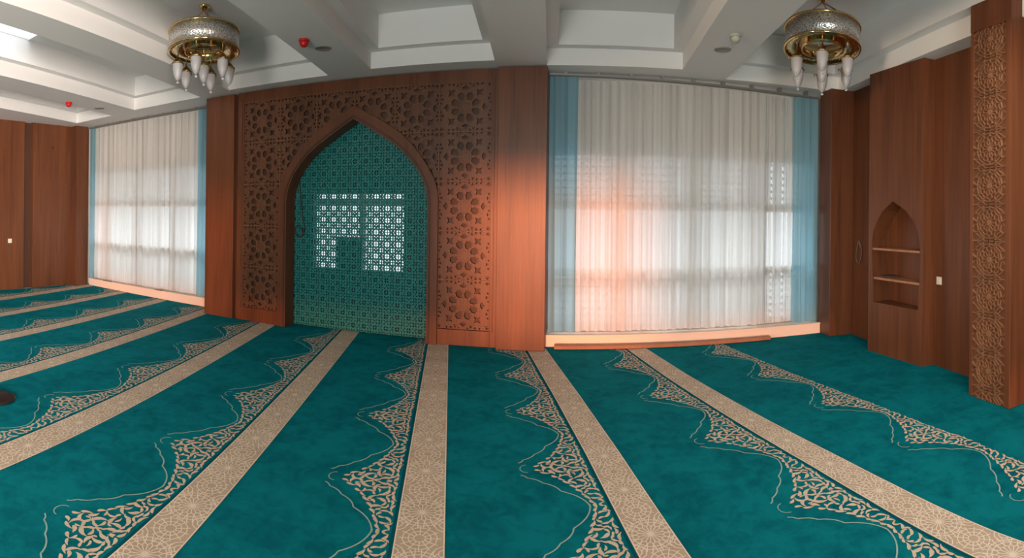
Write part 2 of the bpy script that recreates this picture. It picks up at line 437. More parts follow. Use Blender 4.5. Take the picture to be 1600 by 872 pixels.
# ------------------------------------------------------------------ ceiling with stepped coffers
COFF = [(-8.75, -7.62, 6.13), (-6.93, -5.38, 6.08), (-4.74, -3.12, 5.97), (-2.50, -.98, 5.90), (-.40, 1.21, 6.14), (1.82, 3.45, 6.42)]
cl = MB()
x0, x1, y0, y1 = XL - .2, XR + .25, YB - .2, 7.1
CB = -1.2
FAN = {-8.75: -.28, -7.62: -.28, -6.93: -.25, -5.38: -.24, -4.74: -.19, -3.12: -.15, -2.50: -.13, -.98: -.085, -.40: -.055}
def fan(x): return FAN.get(x, .02)                                   # coffer edges skewed to follow the panorama's bent lines
def cq(xa, xb, ya, yb, ka, kb, ye): return [(xa + ka * (ya - ye), ya), (xb + kb * (ya - ye), ya), (xb + kb * (yb - ye), yb), (xa + ka * (yb - ye), yb)]
def ring(P, Q, zp, zq):
    for i in range(4):
        j = (i + 1) % 4; cl.add([(*P[i], zp), (*P[j], zp), (*Q[j], zq), (*Q[i], zq)], [(0, 1, 2, 3)])
ZL, ZT, IN = 3.56, 3.96, .13
lows = []; tops = []
for a, b, e in COFF:
    ka, kb = fan(a), fan(b); lo = cq(a, b, CB, e, ka, kb, e); up = cq(a + IN, b - IN, CB + IN, e - IN, ka, kb, e); lows.append(lo); tops.append(up)
    zt = 3.88 if len(lows) == 2 else ZT; ring(lo, lo, ZC, ZL); ring(lo, up, ZL, ZL); ring(up, up, ZL, zt)
V, T = plate2d([(x0, y0), (x1, y0), (x1, y1), (x0, y1)], lows); cl.add([(x, y, ZC) for x, y in V], T)
a, b, e = COFF[1]
SKY = cq(a + IN + .004, a + IN + .50, 1.7, 3.5, fan(a), fan(a), e)
for i, up in enumerate(tops):
    if i != 1: cl.add([(*p, ZT) for p in up], [(0, 1, 2, 3)])
V, T = plate2d(tops[1], [SKY]); cl.add([(x, y, 3.88) for x, y in V], T); ring(SKY, SKY, 3.88, ZT + .16)
V, T = plate2d([(x0, y0), (x1, y0), (x1, y1), (x0, y1)], [SKY]); cl.add([(x, y, ZT + .16) for x, y in V], T); cl.add([(x, y, ZT + .30) for x, y in V], T); ring(SKY, SKY, ZT + .16, ZT + .30)
struct('ceiling', cl, PLASTER, fix=False)

# ------------------------------------------------------------------ walls
def wall_open(name, xa, xb, za, zb, openings, yf, th, m):
    mb = MB(); t = plate2d(rect(xa, xb, za, zb), [rect(*o) for o in openings])
    emit_plate(mb, t, [rect(xa, xb, za, zb)] + [rect(*o) for o in openings], 0, 0, yf, yf + th)
    return struct(name, mb, m)
WINL, WINM, WINR = (-9.05, -5.62, .16, 2.42), (-4.15, -2.15, .50, 2.10), (-.375, 3.20, .16, 2.42)
wall_open('wall_front', XL - .2, XR + .25, -.02, ZC + .02, [WINL, WINM, WINR], YF + .12, .22, WHITE)
BW = [(-1.70, .62, .12, 2.20), (-5.45, -5.20, .2, 2.0), (-9.12, -8.95, .2, 2.0), (-8.88, -5.52, .03, .27), (-5.12, -1.76, .03, .27), (.68, 3.30, .03, .27)]  # unseen rear window first; slits and low slots added to shape the sun
wall_open('wall_back', XL - .2, XR + .25, -.02, ZC + .02, BW, YB - .2, .2, WHITE)
lw = MB()
lw.box(XL - .35, XL - .10, YB - .2, 7.0, -.02, ZC + .02)             # the wall behind the panels
lw.box(XL - .12, XL, 5.40, 6.32, .005, ZC); lw.box(XL - .12, XL, YB, 5.17, .005, ZC)
lw.box(XL - .12, -9.0, 6.30, 6.60, .005, ZC)                        # corner pilaster
lw.box(XL - .12, XL + .012, 5.36, 5.40, .005, ZC)
struct('wall_left', lw, WOOD)
mb = MB(); mb.box(XL - .10, XL - .085, 5.17, 5.36, .005, ZC - .002); struct('groove_shade_1', mb, WOOD_DARK)  # dark strip: shade of the groove put into its colour
rw = MB()
rw.box(XR, XR + .25, YB - .2, 7.0, -.02, ZC + .02)
struct('wall_right', rw, WOOD)
# white lintel over the curtains, window ledges
for nm, (xa, ya, xb, yb) in (('baseboard_left', (-9.0, 6.66, -5.34, 6.62)), ('baseboard_right', (-.42, 6.36, 3.26, 6.56))):
    mb = MB(); mb.prism([(xa, ya), (xb, yb), (xb, YF + .12), (xa, YF + .12)], -.01, .135)
    mb.prism([(xa, ya - .012), (xb, yb - .012), (xb, yb + .03), (xa, ya + .03)], .128, .145)
    struct(nm, mb, CREAM)

# ------------------------------------------------------------------ windows: frame, glass; the pierced screens outside
def cy(x): return 6.46 + (x + .4) * .052                             # the line of the wide curtain
def window(nm, o, mull, trans, yf):
    """frame whose room side follows the line yf(x)"""
    xa, xb, za, zb = o; mb = MB(); w = .045
    def bar(x0, x1, z0, z1, d=0.): mb.prism([(x0, yf(x0) - d), (x1, yf(x1) - d), (x1, yf(x1) + .07 + d), (x0, yf(x0) + .07 + d)], z0, z1)
    bar(xa, xb, za, za + .06); bar(xa, xb, zb - .06, zb); bar(xa, xa + .06, za, zb); bar(xb - .06, xb, za, zb)
    for x in mull: bar(x - w, x + w, za, zb)
    for z in trans: bar(xa, xb, z - w, z + w, .008)
    return struct(nm, mb, FRAME)
window('window_1', WINL, (-8.53, -7.59, -6.59), (.88, 1.72), lambda x: 6.775)
window('window_2', WINM, (-3.02,), (1.76,), lambda x: YF + .16)
window('window_3', WINR, (.53, 1.49, 2.46), (.88, 1.72), lambda x: cy(x) + .135)
def screen(name, xa, xb, za, zb, y, label):
    c = .098; hole = [ngon(c / 2, c / 2, .029, 8, PI / 8), ngon(.0, .0, .0, 3)][:1]
    small = [(c * .5 + c * .40 * cos(PI / 4 + i * PI / 2), c * .5 + c * .40 * sin(PI / 4 + i * PI / 2)) for i in range(4)]
    hs = hole + [ngon(a, b, .0135, 6) for a, b in small]
    tri = plate2d(rect(0, c, 0, c), hs); mb = MB(); i = 0
    nx, nz = int(round((xb - xa) / c)), max(1, int(round((zb - za) / c)))
    for i in range(nx):
        for j in range(nz): emit_plate(mb, tri, hs, xa + i * c, za + j * c, y, y + .02, back=False)
    mb.box(xa - .03, xa + nx * c + .03, y - .01, y + .03, za - .03, za); mb.box(xa - .03, xa + nx * c + .03, y - .01, y + .03, za + nz * c, za + nz * c + .03)
    return build('pierced_panel', mb, SCREEN, name)
YS = YF + .42
for xa, xb, label, posts in ((-9.1, -5.55, 'pierced metal screen standing outside the far window near the left wall', (-9.13, -8.56, -7.62, -6.62, -5.60)),
                             (-.55, 3.25, 'pierced metal screen standing outside the wide window beside the arched niche', (-.57, .50, 1.46, 2.43, 3.24))):
    e = empty('pierced_screen', ((xa + xb) / 2, YS, -.14), label, 'screen', 'pierced screens outside the windows')
    for za, zb in ((1.78, 2.46), (.14, .82)): screen(e, xa, xb, za, zb, YS, '')
    for x in posts:
        mb = MB(); mb.box(x, x + .05, YS + .031, YS + .07, -.14, 2.52); build('post', mb, SCREEN, e)

# ------------------------------------------------------------------ curtains
def curtain(name, m, xa, ya, xb, yb, za, zb, pitch, amp, seed, label, group, hem=True):
    pitch *= 1.15; amp *= 1.35
    r = random.Random(seed); w = xb - xa; n = max(24, int(w / .0085)); mb = MB(); nz = 14
    ph = r.uniform(0, 6.28); fr = [(1., 1., ph), (.47, .45, r.uniform(0, 6)), (1.83, .28, r.uniform(0, 6)), (.19, .5, r.uniform(0, 6))]
    vs = []
    for j in range(nz + 1):
        t = j / nz; z = za + (zb - za) * t
        for i in range(n + 1):
            s = i / n; x = xa + w * s; k = 2 * PI * x / pitch
            a = amp * (.45 + .55 * (1 - t) ** .6) if t > .06 else amp
            g = sum(c * sin(k * f + p + .35 * sin(2.1 * t + f * x)) for f, c, p in fr)
            vs.append((x + .006 * sin(k * 1.7 + 3 * t), ya + (yb - ya) * s + a * g, z + (0 if j else .004 * sin(k * .5))))
    mb.add(vs, [(j * (n + 1) + i, j * (n + 1) + i + 1, (j + 1) * (n + 1) + i + 1, (j + 1) * (n + 1) + i) for j in range(nz) for i in range(n)], 0, True)
    return tag(build(name, mb, m, fix=False), label, 'curtain', group)
SH = 'sheer white curtains'; BL = 'sheer blue curtain strips'
curtain('blue_curtain', SHEER_BLUE, -.375, cy(-.40) - .01, -.03, cy(-.03) - .01, .165, 3.31, .12, .016, 3, 'sheer blue curtain strip hanging against the broad orange lit pillar of the niche', BL)
curtain('white_curtain', SHEER, -.06, cy(-.06) + .03, 2.44, cy(2.44) + .03, .165, 3.278, .095, .020, 5, 'wide sheer white curtain across the big window between the niche and the shelf column', SH)
curtain('white_curtain', SHEER_THIN, 2.415, cy(2.43) + .085, 2.92, cy(2.92) + .085, .165, 3.268, .11, .018, 8, 'narrow thin white curtain with the pierced screen showing through, beside a blue strip', SH)
curtain('blue_curtain', SHEER_BLUE, 2.84, cy(2.84) - .045, 3.21, cy(3.21) - .045, .165, 3.262, .12, .016, 11, 'sheer blue curtain strip at the dark corner post beyond the thin white curtain', BL)
curtain('white_curtain', SHEER, -8.86, 6.725, -5.85, 6.725, .165, 3.315, .13, .022, 14, 'sheer white curtain over the far window near the left wall', SH)
curtain('blue_curtain', SHEER_BLUE, -9.0, 6.655, -8.80, 6.655, .165, 3.32, .12, .012, 17, 'narrow sheer blue curtain strip in the far corner by the left wall', BL)
curtain('blue_curtain', SHEER_BLUE, -5.93, 6.655, -5.50, 6.655, .165, 3.32, .12, .014, 19, 'sheer blue curtain strip beside the plain pillar at the far end of the niche', BL)
for nm, (xa, ya, za, xb, yb, zb), lb in (('curtain_rail', (-.38, 6.43, 3.335, 3.24, 6.62, 3.285), 'grey double curtain rail above the wide window beside the shelf column'),
                                        ('curtain_rail', (-9.0, 6.66, 3.34, -5.36, 6.64, 3.34), 'thin grey curtain rail above the far window near the left wall')):
    mb = MB(); e = 0
    for dy in (0, .05):
        mb.add([(xa, ya + dy - .012, za - .012), (xb, yb + dy - .012, zb - .012), (xb, yb + dy + .012, zb - .012), (xa, ya + dy + .012, za - .012),
                (xa, ya + dy - .012, za + .012), (xb, yb + dy - .012, zb + .012), (xb, yb + dy + .012, zb + .012), (xa, ya + dy + .012, za + .012)],
               [(0, 3, 2, 1), (4, 5, 6, 7), (0, 1, 5, 4), (1, 2, 6, 5), (2, 3, 7, 6), (3, 0, 4, 7)])
    for i in range(9):
        t = (i + .5) / 9; x = xa + (xb - xa) * t; y = ya + (yb - ya) * t; z = za + (zb - za) * t
        mb.box(x - .02, x + .02, y - .02, y + .07, z + .010, ZC)
    tag(build(nm, mb, RAIL), lb, 'curtain rail', 'curtain rails')

# ------------------------------------------------------------------ the niche (mihrab) in its carved portal
PX = -2.845; PY = 6.19
ARC_IN = [(1.008, .005), (1.008, 1.70), (.990, 1.87), (.925, 2.05), (.80, 2.235), (.60, 2.435), (.32, 2.62), (0, 2.815)]
ARC_OUT = [(1.142, .005), (1.142, 1.80), (1.108, 1.98), (1.040, 2.12), (.91, 2.32), (.715, 2.54), (.42, 2.755), (0, 2.985)]
def smooth_arc(pts, n=5):
    head, body, tail = pts[:1], pts[1:], []
    out = [pts[0]]
    for i in range(len(body) - 1):
        p0 = body[i - 1] if i > 0 else (body[0][0], body[0][1] - .3); p1, p2 = body[i], body[i + 1]; p3 = body[i + 2] if i + 2 < len(body) else (2 * p2[0] - p1[0], 2 * p2[1] - p1[1])
        for j in range(n):
            t = j / n
            out.append(tuple(.5 * (2 * b + (c - a) * t + (2 * a - 5 * b + 4 * c - d) * t * t + (3 * b - a - 3 * c + d) * t ** 3) for a, b, c, d in zip(p0, p1, p2, p3)))
    out.append(body[-1]); return out
AI, AO = smooth_arc(ARC_IN), smooth_arc(ARC_OUT)
def full(a): return [(PX - x, z) for x, z in a] + [(PX + x, z) for x, z in a[-2::-1]]
def arch_strip(mb, ain, aout, y0, y1, mi=0):
    A, B = full(ain), full(aout); n = len(A)
    vs = [(x, y0, z) for x, z in A] + [(x, y0, z) for x, z in B] + [(x, y1, z) for x, z in A] + [(x, y1, z) for x, z in B]
    fs = []
    for i in range(n - 1):
        fs += [(i, i + 1, n + i + 1, n + i), (2 * n + i, 2 * n + i + 1, i + 1, i), (n + i, n + i + 1, 3 * n + i + 1, 3 * n + i), (2 * n + i, 3 * n + i, 3 * n + i + 1, 2 * n + i + 1)]
    fs += [(0, n, 3 * n, 2 * n), (n - 1, 3 * n - 1, 4 * n - 1, 2 * n - 1)]
    mb.add(vs, fs, mi)
mih = empty('mihrab', (PX, PY + .1, 0), 'carved wooden prayer niche portal with teal lattice inside a pointed arch', 'prayer niche')
def lerp_arc(t): return [(a[0] + (b[0] - a[0]) * t, a[1] + (b[1] - a[1]) * t) for a, b in zip(AI, AO)]
mb = MB(); mb.box(-5.335, -4.79, PY - .02, 6.80, .005, 3.345); build('side_pillar', mb, WOOD, mih, bevel=.004)
mb = MB(); mb.box(-.968, -.388, PY - .07, 6.80, .005, 3.345); build('side_pillar', mb, WOOD, mih, bevel=.004)
# rectangular frame around the fretwork
mb = MB()
for (a, b, c, d) in ((-4.725, -4.615, .005, 3.345), (-1.055, -.972, .005, 3.345), (-4.615, -1.055, 3.195, 3.345)):
    mb.box(a, b, PY, PY + .12, c, d)
mb.box(-4.615, PX - 1.12, PY, PY + .12, .005, .195); mb.box(PX + 1.12, -1.055, PY, PY + .12, .005, .195)
build('outer_frame', mb, WOOD, mih, bevel=.003)
mb = MB()
for (a, b, c, d) in ((-4.665, -4.645, .19, 3.26), (-1.030, -1.014, .19, 3.26)):
    mb = MB(); mb.box(a, b, PY - .012, PY + .02, c, d); build('frame_bead', mb, WOOD, mih, bevel=.003)
# back board behind the fretwork and the gap strip beside the far pillar
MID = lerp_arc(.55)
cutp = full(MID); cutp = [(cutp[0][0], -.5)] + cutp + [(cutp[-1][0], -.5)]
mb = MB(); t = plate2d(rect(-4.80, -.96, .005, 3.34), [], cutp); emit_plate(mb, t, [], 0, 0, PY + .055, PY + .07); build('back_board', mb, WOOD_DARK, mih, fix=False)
# fretwork
PETAL = [(.088, -.22), (.088, .22), (.136, .335), (.178, .235), (.193, 0), (.178, -.235), (.136, -.335)]
def petals(cx, cz): return [[(cx + q * cos(PI / 8 + k * PI / 4 + b), cz + q * sin(PI / 8 + k * PI / 4 + b)) for q, b in PETAL] for k in range(8)]
def tile_holes(w, h):
    cx, cz = w / 2, h / 2; hs = petals(cx, cz)
    for k in range(4):
        a = k * PI / 2; x, z = cx + .238 * cos(a), cz + .238 * sin(a)
        hs.append([(x + q * cos(a + b), z + q * sin(a + b)) for q, b in ((.034, 0), (.020, .8), (.046, 1.7), (.034, 2.6), (.030, PI), (.034, -2.6), (.046, -1.7), (.020, -.8))])
        a += PI / 4; x, z = cx + .246 * cos(a), cz + .246 * sin(a)
        hs.append([(x + (.058 if i % 2 == 0 else .026) * cos(a + i * PI / 4), z + (.058 if i % 2 == 0 else .026) * sin(a + i * PI / 4)) for i in range(8)])
    for sx in (-1, 1):
        for sz in (-1, 1):
            hs.append(ngon(cx + sx * (w / 2 - .030), cz + sz * (h / 2 - .035), .024, 4)); hs.append(ngon(cx + sx * .098, cz + sz * (h / 2 - .040), .025, 3, sz * PI / 2))
            hs.append(ngon(cx + sx * (w / 2 - .036), cz + sz * .100, .023, 3, 0 if sx > 0 else PI)); hs.append(ngon(cx + sx * .058, cz + sz * (h / 2 - .018), .012, 4)); hs.append(ngon(cx + sx * .150, cz + sz * (h / 2 - .024), .017, 4))
            hs.append(ngon(cx + sx * (w / 2 - .020), cz + sz * .052, .013, 4)); hs.append(ngon(cx + sx * (w / 2 - .022), cz + sz * .150, .015, 4)); hs.append(ngon(cx + sx * .205, cz + sz * (h / 2 - .022), .015, 4))
    return hs
XS = [-4.615, -3.985, -3.405, PX, -2.285, -1.705, -1.055]; ZS = [.20, .80, 1.395, 1.995, 2.60, 3.195]
fr = MB(); cache = {}
for i in range(6):
    for j in range(5):
        a, b, c, d = XS[i], XS[i + 1], ZS[j], ZS[j + 1]; w, h = b - a, d - c
        hs = tile_holes(w, h)
        corners = [(a + w * p / 6, c + h * q / 6) for p in range(7) for q in range(7)]
        ins = [inside(p, cutp) for p in corners]
        if all(ins): continue
        if not any(ins):
            key = (round(w, 3), round(h, 3))
            if key not in cache: cache[key] = plate2d(rect(0, w, 0, h), hs)
            emit_plate(fr, cache[key], hs, a, c, PY + .012, PY + .034, back=False)
        else:
            cc = [(x - a, z - c) for x, z in cutp]
            tr = plate2d(rect(0, w, 0, h), hs, cc); keep = [l for l in hs if not any(inside(p, cc) for p in l)]
            emit_plate(fr, tr, keep, a, c, PY + .012, PY + .034, back=False)
        # raised straps round the central star of each tile, and the battens between tiles
        cxx, czz = (a + b) / 2, (c + d) / 2
        def st(p, q, wd=.010, hh=.007):
            if not (inside(p, cutp) or inside(q, cutp)): fr.bar(p, q, wd, hh, 'y', PY + .012, 1)
        for pt in petals(cxx, czz):
            for p, q in zip(pt, pt[1:] + pt[:1]): st(p, q, .009, .007)
        for k in range(8):
            A, B = k * PI / 4, (k + 1) * PI / 4; M = (A + B) / 2; c_ = lambda q, t: (cxx + q * cos(t), czz + q * sin(t))
            st(c_(.078, A), c_(.055, M), .008); st(c_(.055, M), c_(.078, B), .008); st(c_(.200, M), c_(.235, M), .009)
        for q in range(6):
            st((a + w * q / 6, d), (a + w * (q + 1) / 6, d), .014, .012)
            if i < 5: st((b, c + h * q / 6), (b, c + h * (q + 1) / 6), .014, .012)
            st((a + w * q / 6, c + .045), (a + w * (q + 1) / 6, c + .045), .006, .006); st((a + w * q / 6, d - .045), (a + w * (q + 1) / 6, d - .045), .006, .006)
build('fretwork_panel', fr, [WOOD_FRET, WOOD_LIT_RIM], mih, fix=False)
mb = MB(); arch_strip(mb, AI, AO, PY - .035, PY + .20); build('arch_frame', mb, WOOD, mih)
mb = MB(); arch_strip(mb, lerp_arc(.14), lerp_arc(.30), PY - .047, PY - .03); build('arch_bead', mb, WOOD_DARK, mih)
# teal lattice and the teal panel behind it, open where the window is
TC = .157
def teal_cell():
    c = TC; h = []; r = .034; g = .0045
    for k in range(4):
        a0 = k * PI / 2; sx, sz = (1, 1, -1, -1)[k], (1, -1, -1, 1)[k]
        p = [(g, g)] + [(r * cos(t), r * sin(t)) for t in [math.asin(g / r) + (PI / 2 - 2 * math.asin(g / r)) * i / 4 for i in range(5)]]
        h.append([(c / 2 + sx * x, c / 2 + sz * z) for x, z in p])
    for k in range(8):
        a = PI / 8 + k * PI / 4; h.append(ngon(c / 2 + .0615 * cos(a), c / 2 + .0615 * sin(a), .0095, 6))
    for sx in (0, 1):
        for sz in (0, 1): h.append(ngon(c / 2 + (sx - .5) * c * .80, c / 2 + (sz - .5) * c * .80, .0125, 6))
    h.append([(c / 2 + .008 * x, .010 + .012 * z) for x, z in ((-1, -.5), (1, -.5), (1, .5), (-1, .5))]); h.append([(.010 + .012 * z, c / 2 + .008 * x) for x, z in ((-1, -.5), (1, -.5), (1, .5), (-1, .5))])
    return h
th = teal_cell(); tt = plate2d(rect(0, TC, 0, TC), th); mb = MB(); TY = 6.40
for i in range(14):
    for j in range(19):
        x, z = PX - 7 * TC + i * TC, .012 + j * TC
        if z > 2.95: continue
        emit_plate(mb, tt, th, x, z, TY, TY + .018, back=False)
        for q in ((0, 0, 1, 1), (0, 1, 1, 0)):                       # fine raised diagonal ribs
            mb.bar((x + q[0] * TC, z + q[1] * TC), (x + (q[0] + (q[2] - q[0]) * .30) * 1. * TC if False else x + (q[0] + (q[2] - q[0]) * .13) * TC, z + (q[1] + (q[3] - q[1]) * .13) * TC), .006, .006, 'y', TY)
        for k in range(8):
            A, B = k * PI / 4, (k + 1) * PI / 4; R = .076
            mb.bar((x + TC / 2 + R * cos(A), z + TC / 2 + R * sin(A)), (x + TC / 2 + R * cos(B), z + TC / 2 + R * sin(B)), .005, .006, 'y', TY)
build('teal_lattice', mb, TILE, mih, fix=False)
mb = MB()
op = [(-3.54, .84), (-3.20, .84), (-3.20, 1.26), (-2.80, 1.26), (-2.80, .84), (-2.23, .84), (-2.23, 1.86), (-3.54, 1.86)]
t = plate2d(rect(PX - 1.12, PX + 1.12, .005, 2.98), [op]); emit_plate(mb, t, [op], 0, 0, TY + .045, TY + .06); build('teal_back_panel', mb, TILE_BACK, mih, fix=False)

# ------------------------------------------------------------------ right hand side: corner post, shelf column, carved column
mb = MB(); mb.box(3.265, XR - .001, 6.28, 6.62, .005, ZC - .002); tag(build('corner_post', mb, WOOD, bevel=.004), 'plain dark wooden post in the corner beside the wide curtained window', 'post')
cab = empty('shelf_column', (3.5, 4.95, 0), 'tall brown wooden column with a pointed arched shelf niche cut in its face', 'shelf unit')
A0, A1 = Vector((3.35, 5.43)), Vector((3.47, 4.50)); CLN = (A1 - A0).length; ex = (A1 - A0) / CLN
def onface(t, d=0.):                                                 # t along the face from the window side, d into the column
    p = A0 + ex * t; n = Vector((-ex.y, ex.x)); n = n if n.x > 0 else -n
    return p + n * d
NB = [(.10, .60), (.095, .80), (.075, 1.0), (.062, 1.18), (.070, 1.34), (.105, 1.48), (.165, 1.58), (.26, 1.69), (.435, 1.80)]
NR = [(.862, .60), (.872, .80), (.885, 1.0), (.892, 1.18), (.882, 1.34), (.845, 1.48), (.775, 1.58), (.66, 1.69), (.435, 1.80)]
arch = NB + NR[-2::-1]
V, T = plate2d(rect(0, CLN, 0, 3.355), [arch])
mb = MB(); D = .24
def P(t, z, d): p = onface(t, d); return (p.x, p.y, z)
mb.add([P(x, z, 0) for x, z in V], T)
n = len(arch)
mb.add([P(x, z, 0) for x, z in arch] + [P(x, z, D) for x, z in arch], [(i, (i + 1) % n, n + (i + 1) % n, n + i) for i in range(n)])
mb.add([P(x, z, D) for x, z in arch], [tuple(range(n))])
q = [onface(0), onface(CLN), (XR + .005, 4.50), (XR + .005, 5.43)]
mb.add([(q[0][0], q[0][1], 0), (q[1][0], q[1][1], 0), (q[2][0], q[2][1], 0), (q[3][0], q[3][1], 0), (q[0][0], q[0][1], 3.355), (q[1][0], q[1][1], 3.355), (q[2][0], q[2][1], 3.355), (q[3][0], q[3][1], 3.355)],
       [(1, 2, 6, 5), (3, 0, 4, 7), (4, 5, 6, 7), (0, 3, 2, 1)])
build('body', mb, WOOD, cab, fix=False)
def edge_at(t, z):
    for tab in (t,):
        for (a, za), (b, zb) in zip(tab, tab[1:]):
            if za <= z <= zb: return a + (b - a) * (z - za) / (zb - za)
for z in (1.235, .885):
    a, b = edge_at(NB, z) - .005, edge_at(NR, z) + .005; mb = MB()
    pts = [P(a, z, .012), P(b, z, .012), P(b, z, D), P(a, z, D)]
    mb.add([(x, y, zz - .012) for x, y, zz in pts] + [(x, y, zz + .012) for x, y, zz in pts], [(0, 3, 2, 1), (4, 5, 6, 7), (0, 1, 5, 4), (1, 2, 6, 5), (2, 3, 7, 6), (3, 0, 4, 7)])
    build('shelf', mb, WOOD_PLANK, cab)
# things on the shelf: a dark string of beads, a black handset
mb = MB()
for i in range(26):
    a = 2 * PI * i / 26; p = onface(.215 + .075 * cos(a), .13 + .035 * sin(a) * (1 + .4 * sin(3 * a)))
    r = .0125; mb.lathe([(0, .897), (r * .7, .8985), (r, .9075), (r * .7, .9165), (0, .919)], p.x, p.y, 8)
for i in range(5):
    p = onface(.30 + .018 * i, .12 + .006 * i); mb.lathe([(0, .897), (.008, .8985), (.011, .9075), (.008, .9165), (0, .919)], p.x, p.y, 8)
tag(build('prayer_beads', mb, CABLE), 'dark looped string of beads lying on the lower shelf of the arched niche', 'prayer beads')
mb = MB(); p0, p1 = onface(.846, .05), onface(.868, .05)
mb.tube([(*onface(.852, .07), .70), (*onface(.858, .06), .77), (*onface(.866, .045), .86)], [.012, .02, .013], 10)
tag(build('handset', mb, BLACK), 'small black handset leaning against the side of the arched niche below the shelves', 'handset')
# carved column
col = empty('carved_column', (3.43, 3.26, 0), 'wooden wall column carved with a stack of star rosettes', 'column')
mb = MB(); mb.box(3.262, XR - .001, 3.01, 3.51, .005, 3.555); build('shaft', mb, WOOD, col, bevel=.003)
mb = MB(); mb.box(3.238, 3.27, 3.006, 3.068, .005, 3.299); mb.box(3.244, 3.27, 3.474, 3.514, .005, 3.299); mb.box(3.238, 3.27, 3.006, 3.514, 3.30, 3.55)
build('border_frame', mb, WOOD, col, bevel=.003)
mb = MB(); bx = 3.262; CYC = 3.271; hw = .203; PER = .325
mb.box(3.258, 3.266, 3.068, 3.474, 0, 3.31, 1)
def seg(p, q, w=.013, h=.014):
    c = clipseg((p[0], p[1]), (q[0], q[1]), CYC - hw, CYC + hw, .005, 3.30)
    if c: mb.bar(c[0], c[1], w, h, 'x', bx - .003)
for i in range(-1, 11):
    z = .27 + i * PER
    if z > 3.45: break
    def pol(r, a): return (CYC + r * cos(a), z + r * sin(a) * .92)
    mb2 = ngon(CYC, z, .027, 12)
    if 0 < z < 3.28:
        vs = [(bx - .016, a, b) for a, b in mb2] + [(bx, a, b) for a, b in ngon(CYC, z, .033, 12)]
        mb.add(vs, [tuple(range(12))] + [(k, (k + 1) % 12, 12 + (k + 1) % 12, 12 + k) for k in range(12)])
    n = 12
    for k in range(n):
        a, b = 2 * PI * k / n, 2 * PI * (k + 1) / n; m_ = (a + b) / 2
        seg(pol(.040, a), pol(.075, a), .011); seg(pol(.075, a), pol(.092, m_), .011); seg(pol(.092, m_), pol(.075, b), .011)
        seg(pol(.092, m_), pol(.118, m_), .011)
        seg(pol(.118, m_), pol(.128, b), .012); seg(pol(.128, a), pol(.118, m_), .012)
        seg(pol(.155, a), pol(.155, b), .014)
        seg(pol(.128, a), pol(.155, a), .012)
        if k % 2 == 0: seg(pol(.155, a), pol(.215, a + .18)); seg(pol(.155, a), pol(.215, a - .18))
        else: seg(pol(.155, a), pol(.20, a))
    seg((CYC - hw, z + PER / 2), (CYC + hw, z + PER / 2), .012)
    for sx in (-1, 1):
        seg((CYC + sx * .06, z + PER / 2), (CYC + sx * hw, z + PER / 2 - .09)); seg((CYC + sx * .06, z + PER / 2), (CYC + sx * hw, z + PER / 2 + .09))
        seg((CYC + sx * .155, z), (CYC + sx * hw, z + .04)); seg((CYC + sx * .155, z), (CYC + sx * hw, z - .04))
build('carved_panel', mb, [WOOD_LIT_RIM, WOOD_FRET], col, fix=False)

# ------------------------------------------------------------------ loose plank on the carpet before the ledge
mb = MB(); mb.add([(-.28, 6.215, .005), (2.47, 6.395, .005), (2.47, 6.475, .005), (-.28, 6.335, .005), (-.28, 6.215, .046), (2.47, 6.395, .046), (2.47, 6.475, .046), (-.28, 6.335, .046)],
             [(0, 3, 2, 1), (4, 5, 6, 7), (0, 1, 5, 4), (1, 2, 6, 5), (2, 3, 7, 6), (3, 0, 4, 7)])
tag(build('wooden_plank', mb, WOOD_PLANK, bevel=.005), 'long loose brown wooden plank lying on the carpet under the wide curtained window', 'plank')
for x, wd, lb in ((-8.36, .13, 'small dark blob on the ledge under the far curtain, nearer the left wall'), (-6.83, .09, 'small dark blob on the ledge under the far curtain, nearer the niche')):
    mb = MB(); q = random.Random(int(-x * 10)); n = 12
    top = [(x + wd * (i / n - .5) * 2, 6.648 + .006 * sin(i * 1.7), .146 + .004 + .010 * abs(sin(i * 1.1 + x))) for i in range(n + 1)]
    bot = [(a, 6.662 + .004 * sin(i * 2.3), .1465) for i, (a, b, c) in enumerate(top)]; lo = [(a, 6.636, .1465) for a, b, c in top]
    mb.add(lo + top + bot, [(i, i + 1, n + 2 + i, n + 1 + i) for i in range(n)] + [(n + 1 + i, n + 2 + i, 2 * n + 3 + i, 2 * n + 2 + i) for i in range(n)] + [(2 * n + 2 + i, 2 * n + 3 + i, i + 1, i) for i in range(n)])
    tag(build('dark_blob', mb, WOOD_DARK), lb, 'scrap', 'dark blobs on the far window ledge')  # low dark blobs along the ledge under the curtain hem
# round black disc at the edge of the carpet
dx, dy = -3.93, 1.95
mb = MB(); mb.lathe([(0, .003), (.150, .003), (.168, .010), (.168, .020), (.158, .026), (.125, .024), (.115, .018), (0, .018)], dx, dy, 40)
tag(build('round_floor_plate', mb, BLACK), 'flat round black disc lying on the teal carpet between two beige stripes', 'disc')
mb = MB(); mb.tube([(-8.50, 3.98, .012), (-8.05, 3.86, .012), (-7.66, 3.70, .012), (-7.3, 3.45, .012), (-6.9, 3.1, .012)], .010, 6)
tag(build('floor_cable', mb, CABLE_FLOOR), 'thin pale cable lying over the carpet near the far left wall', 'cable')
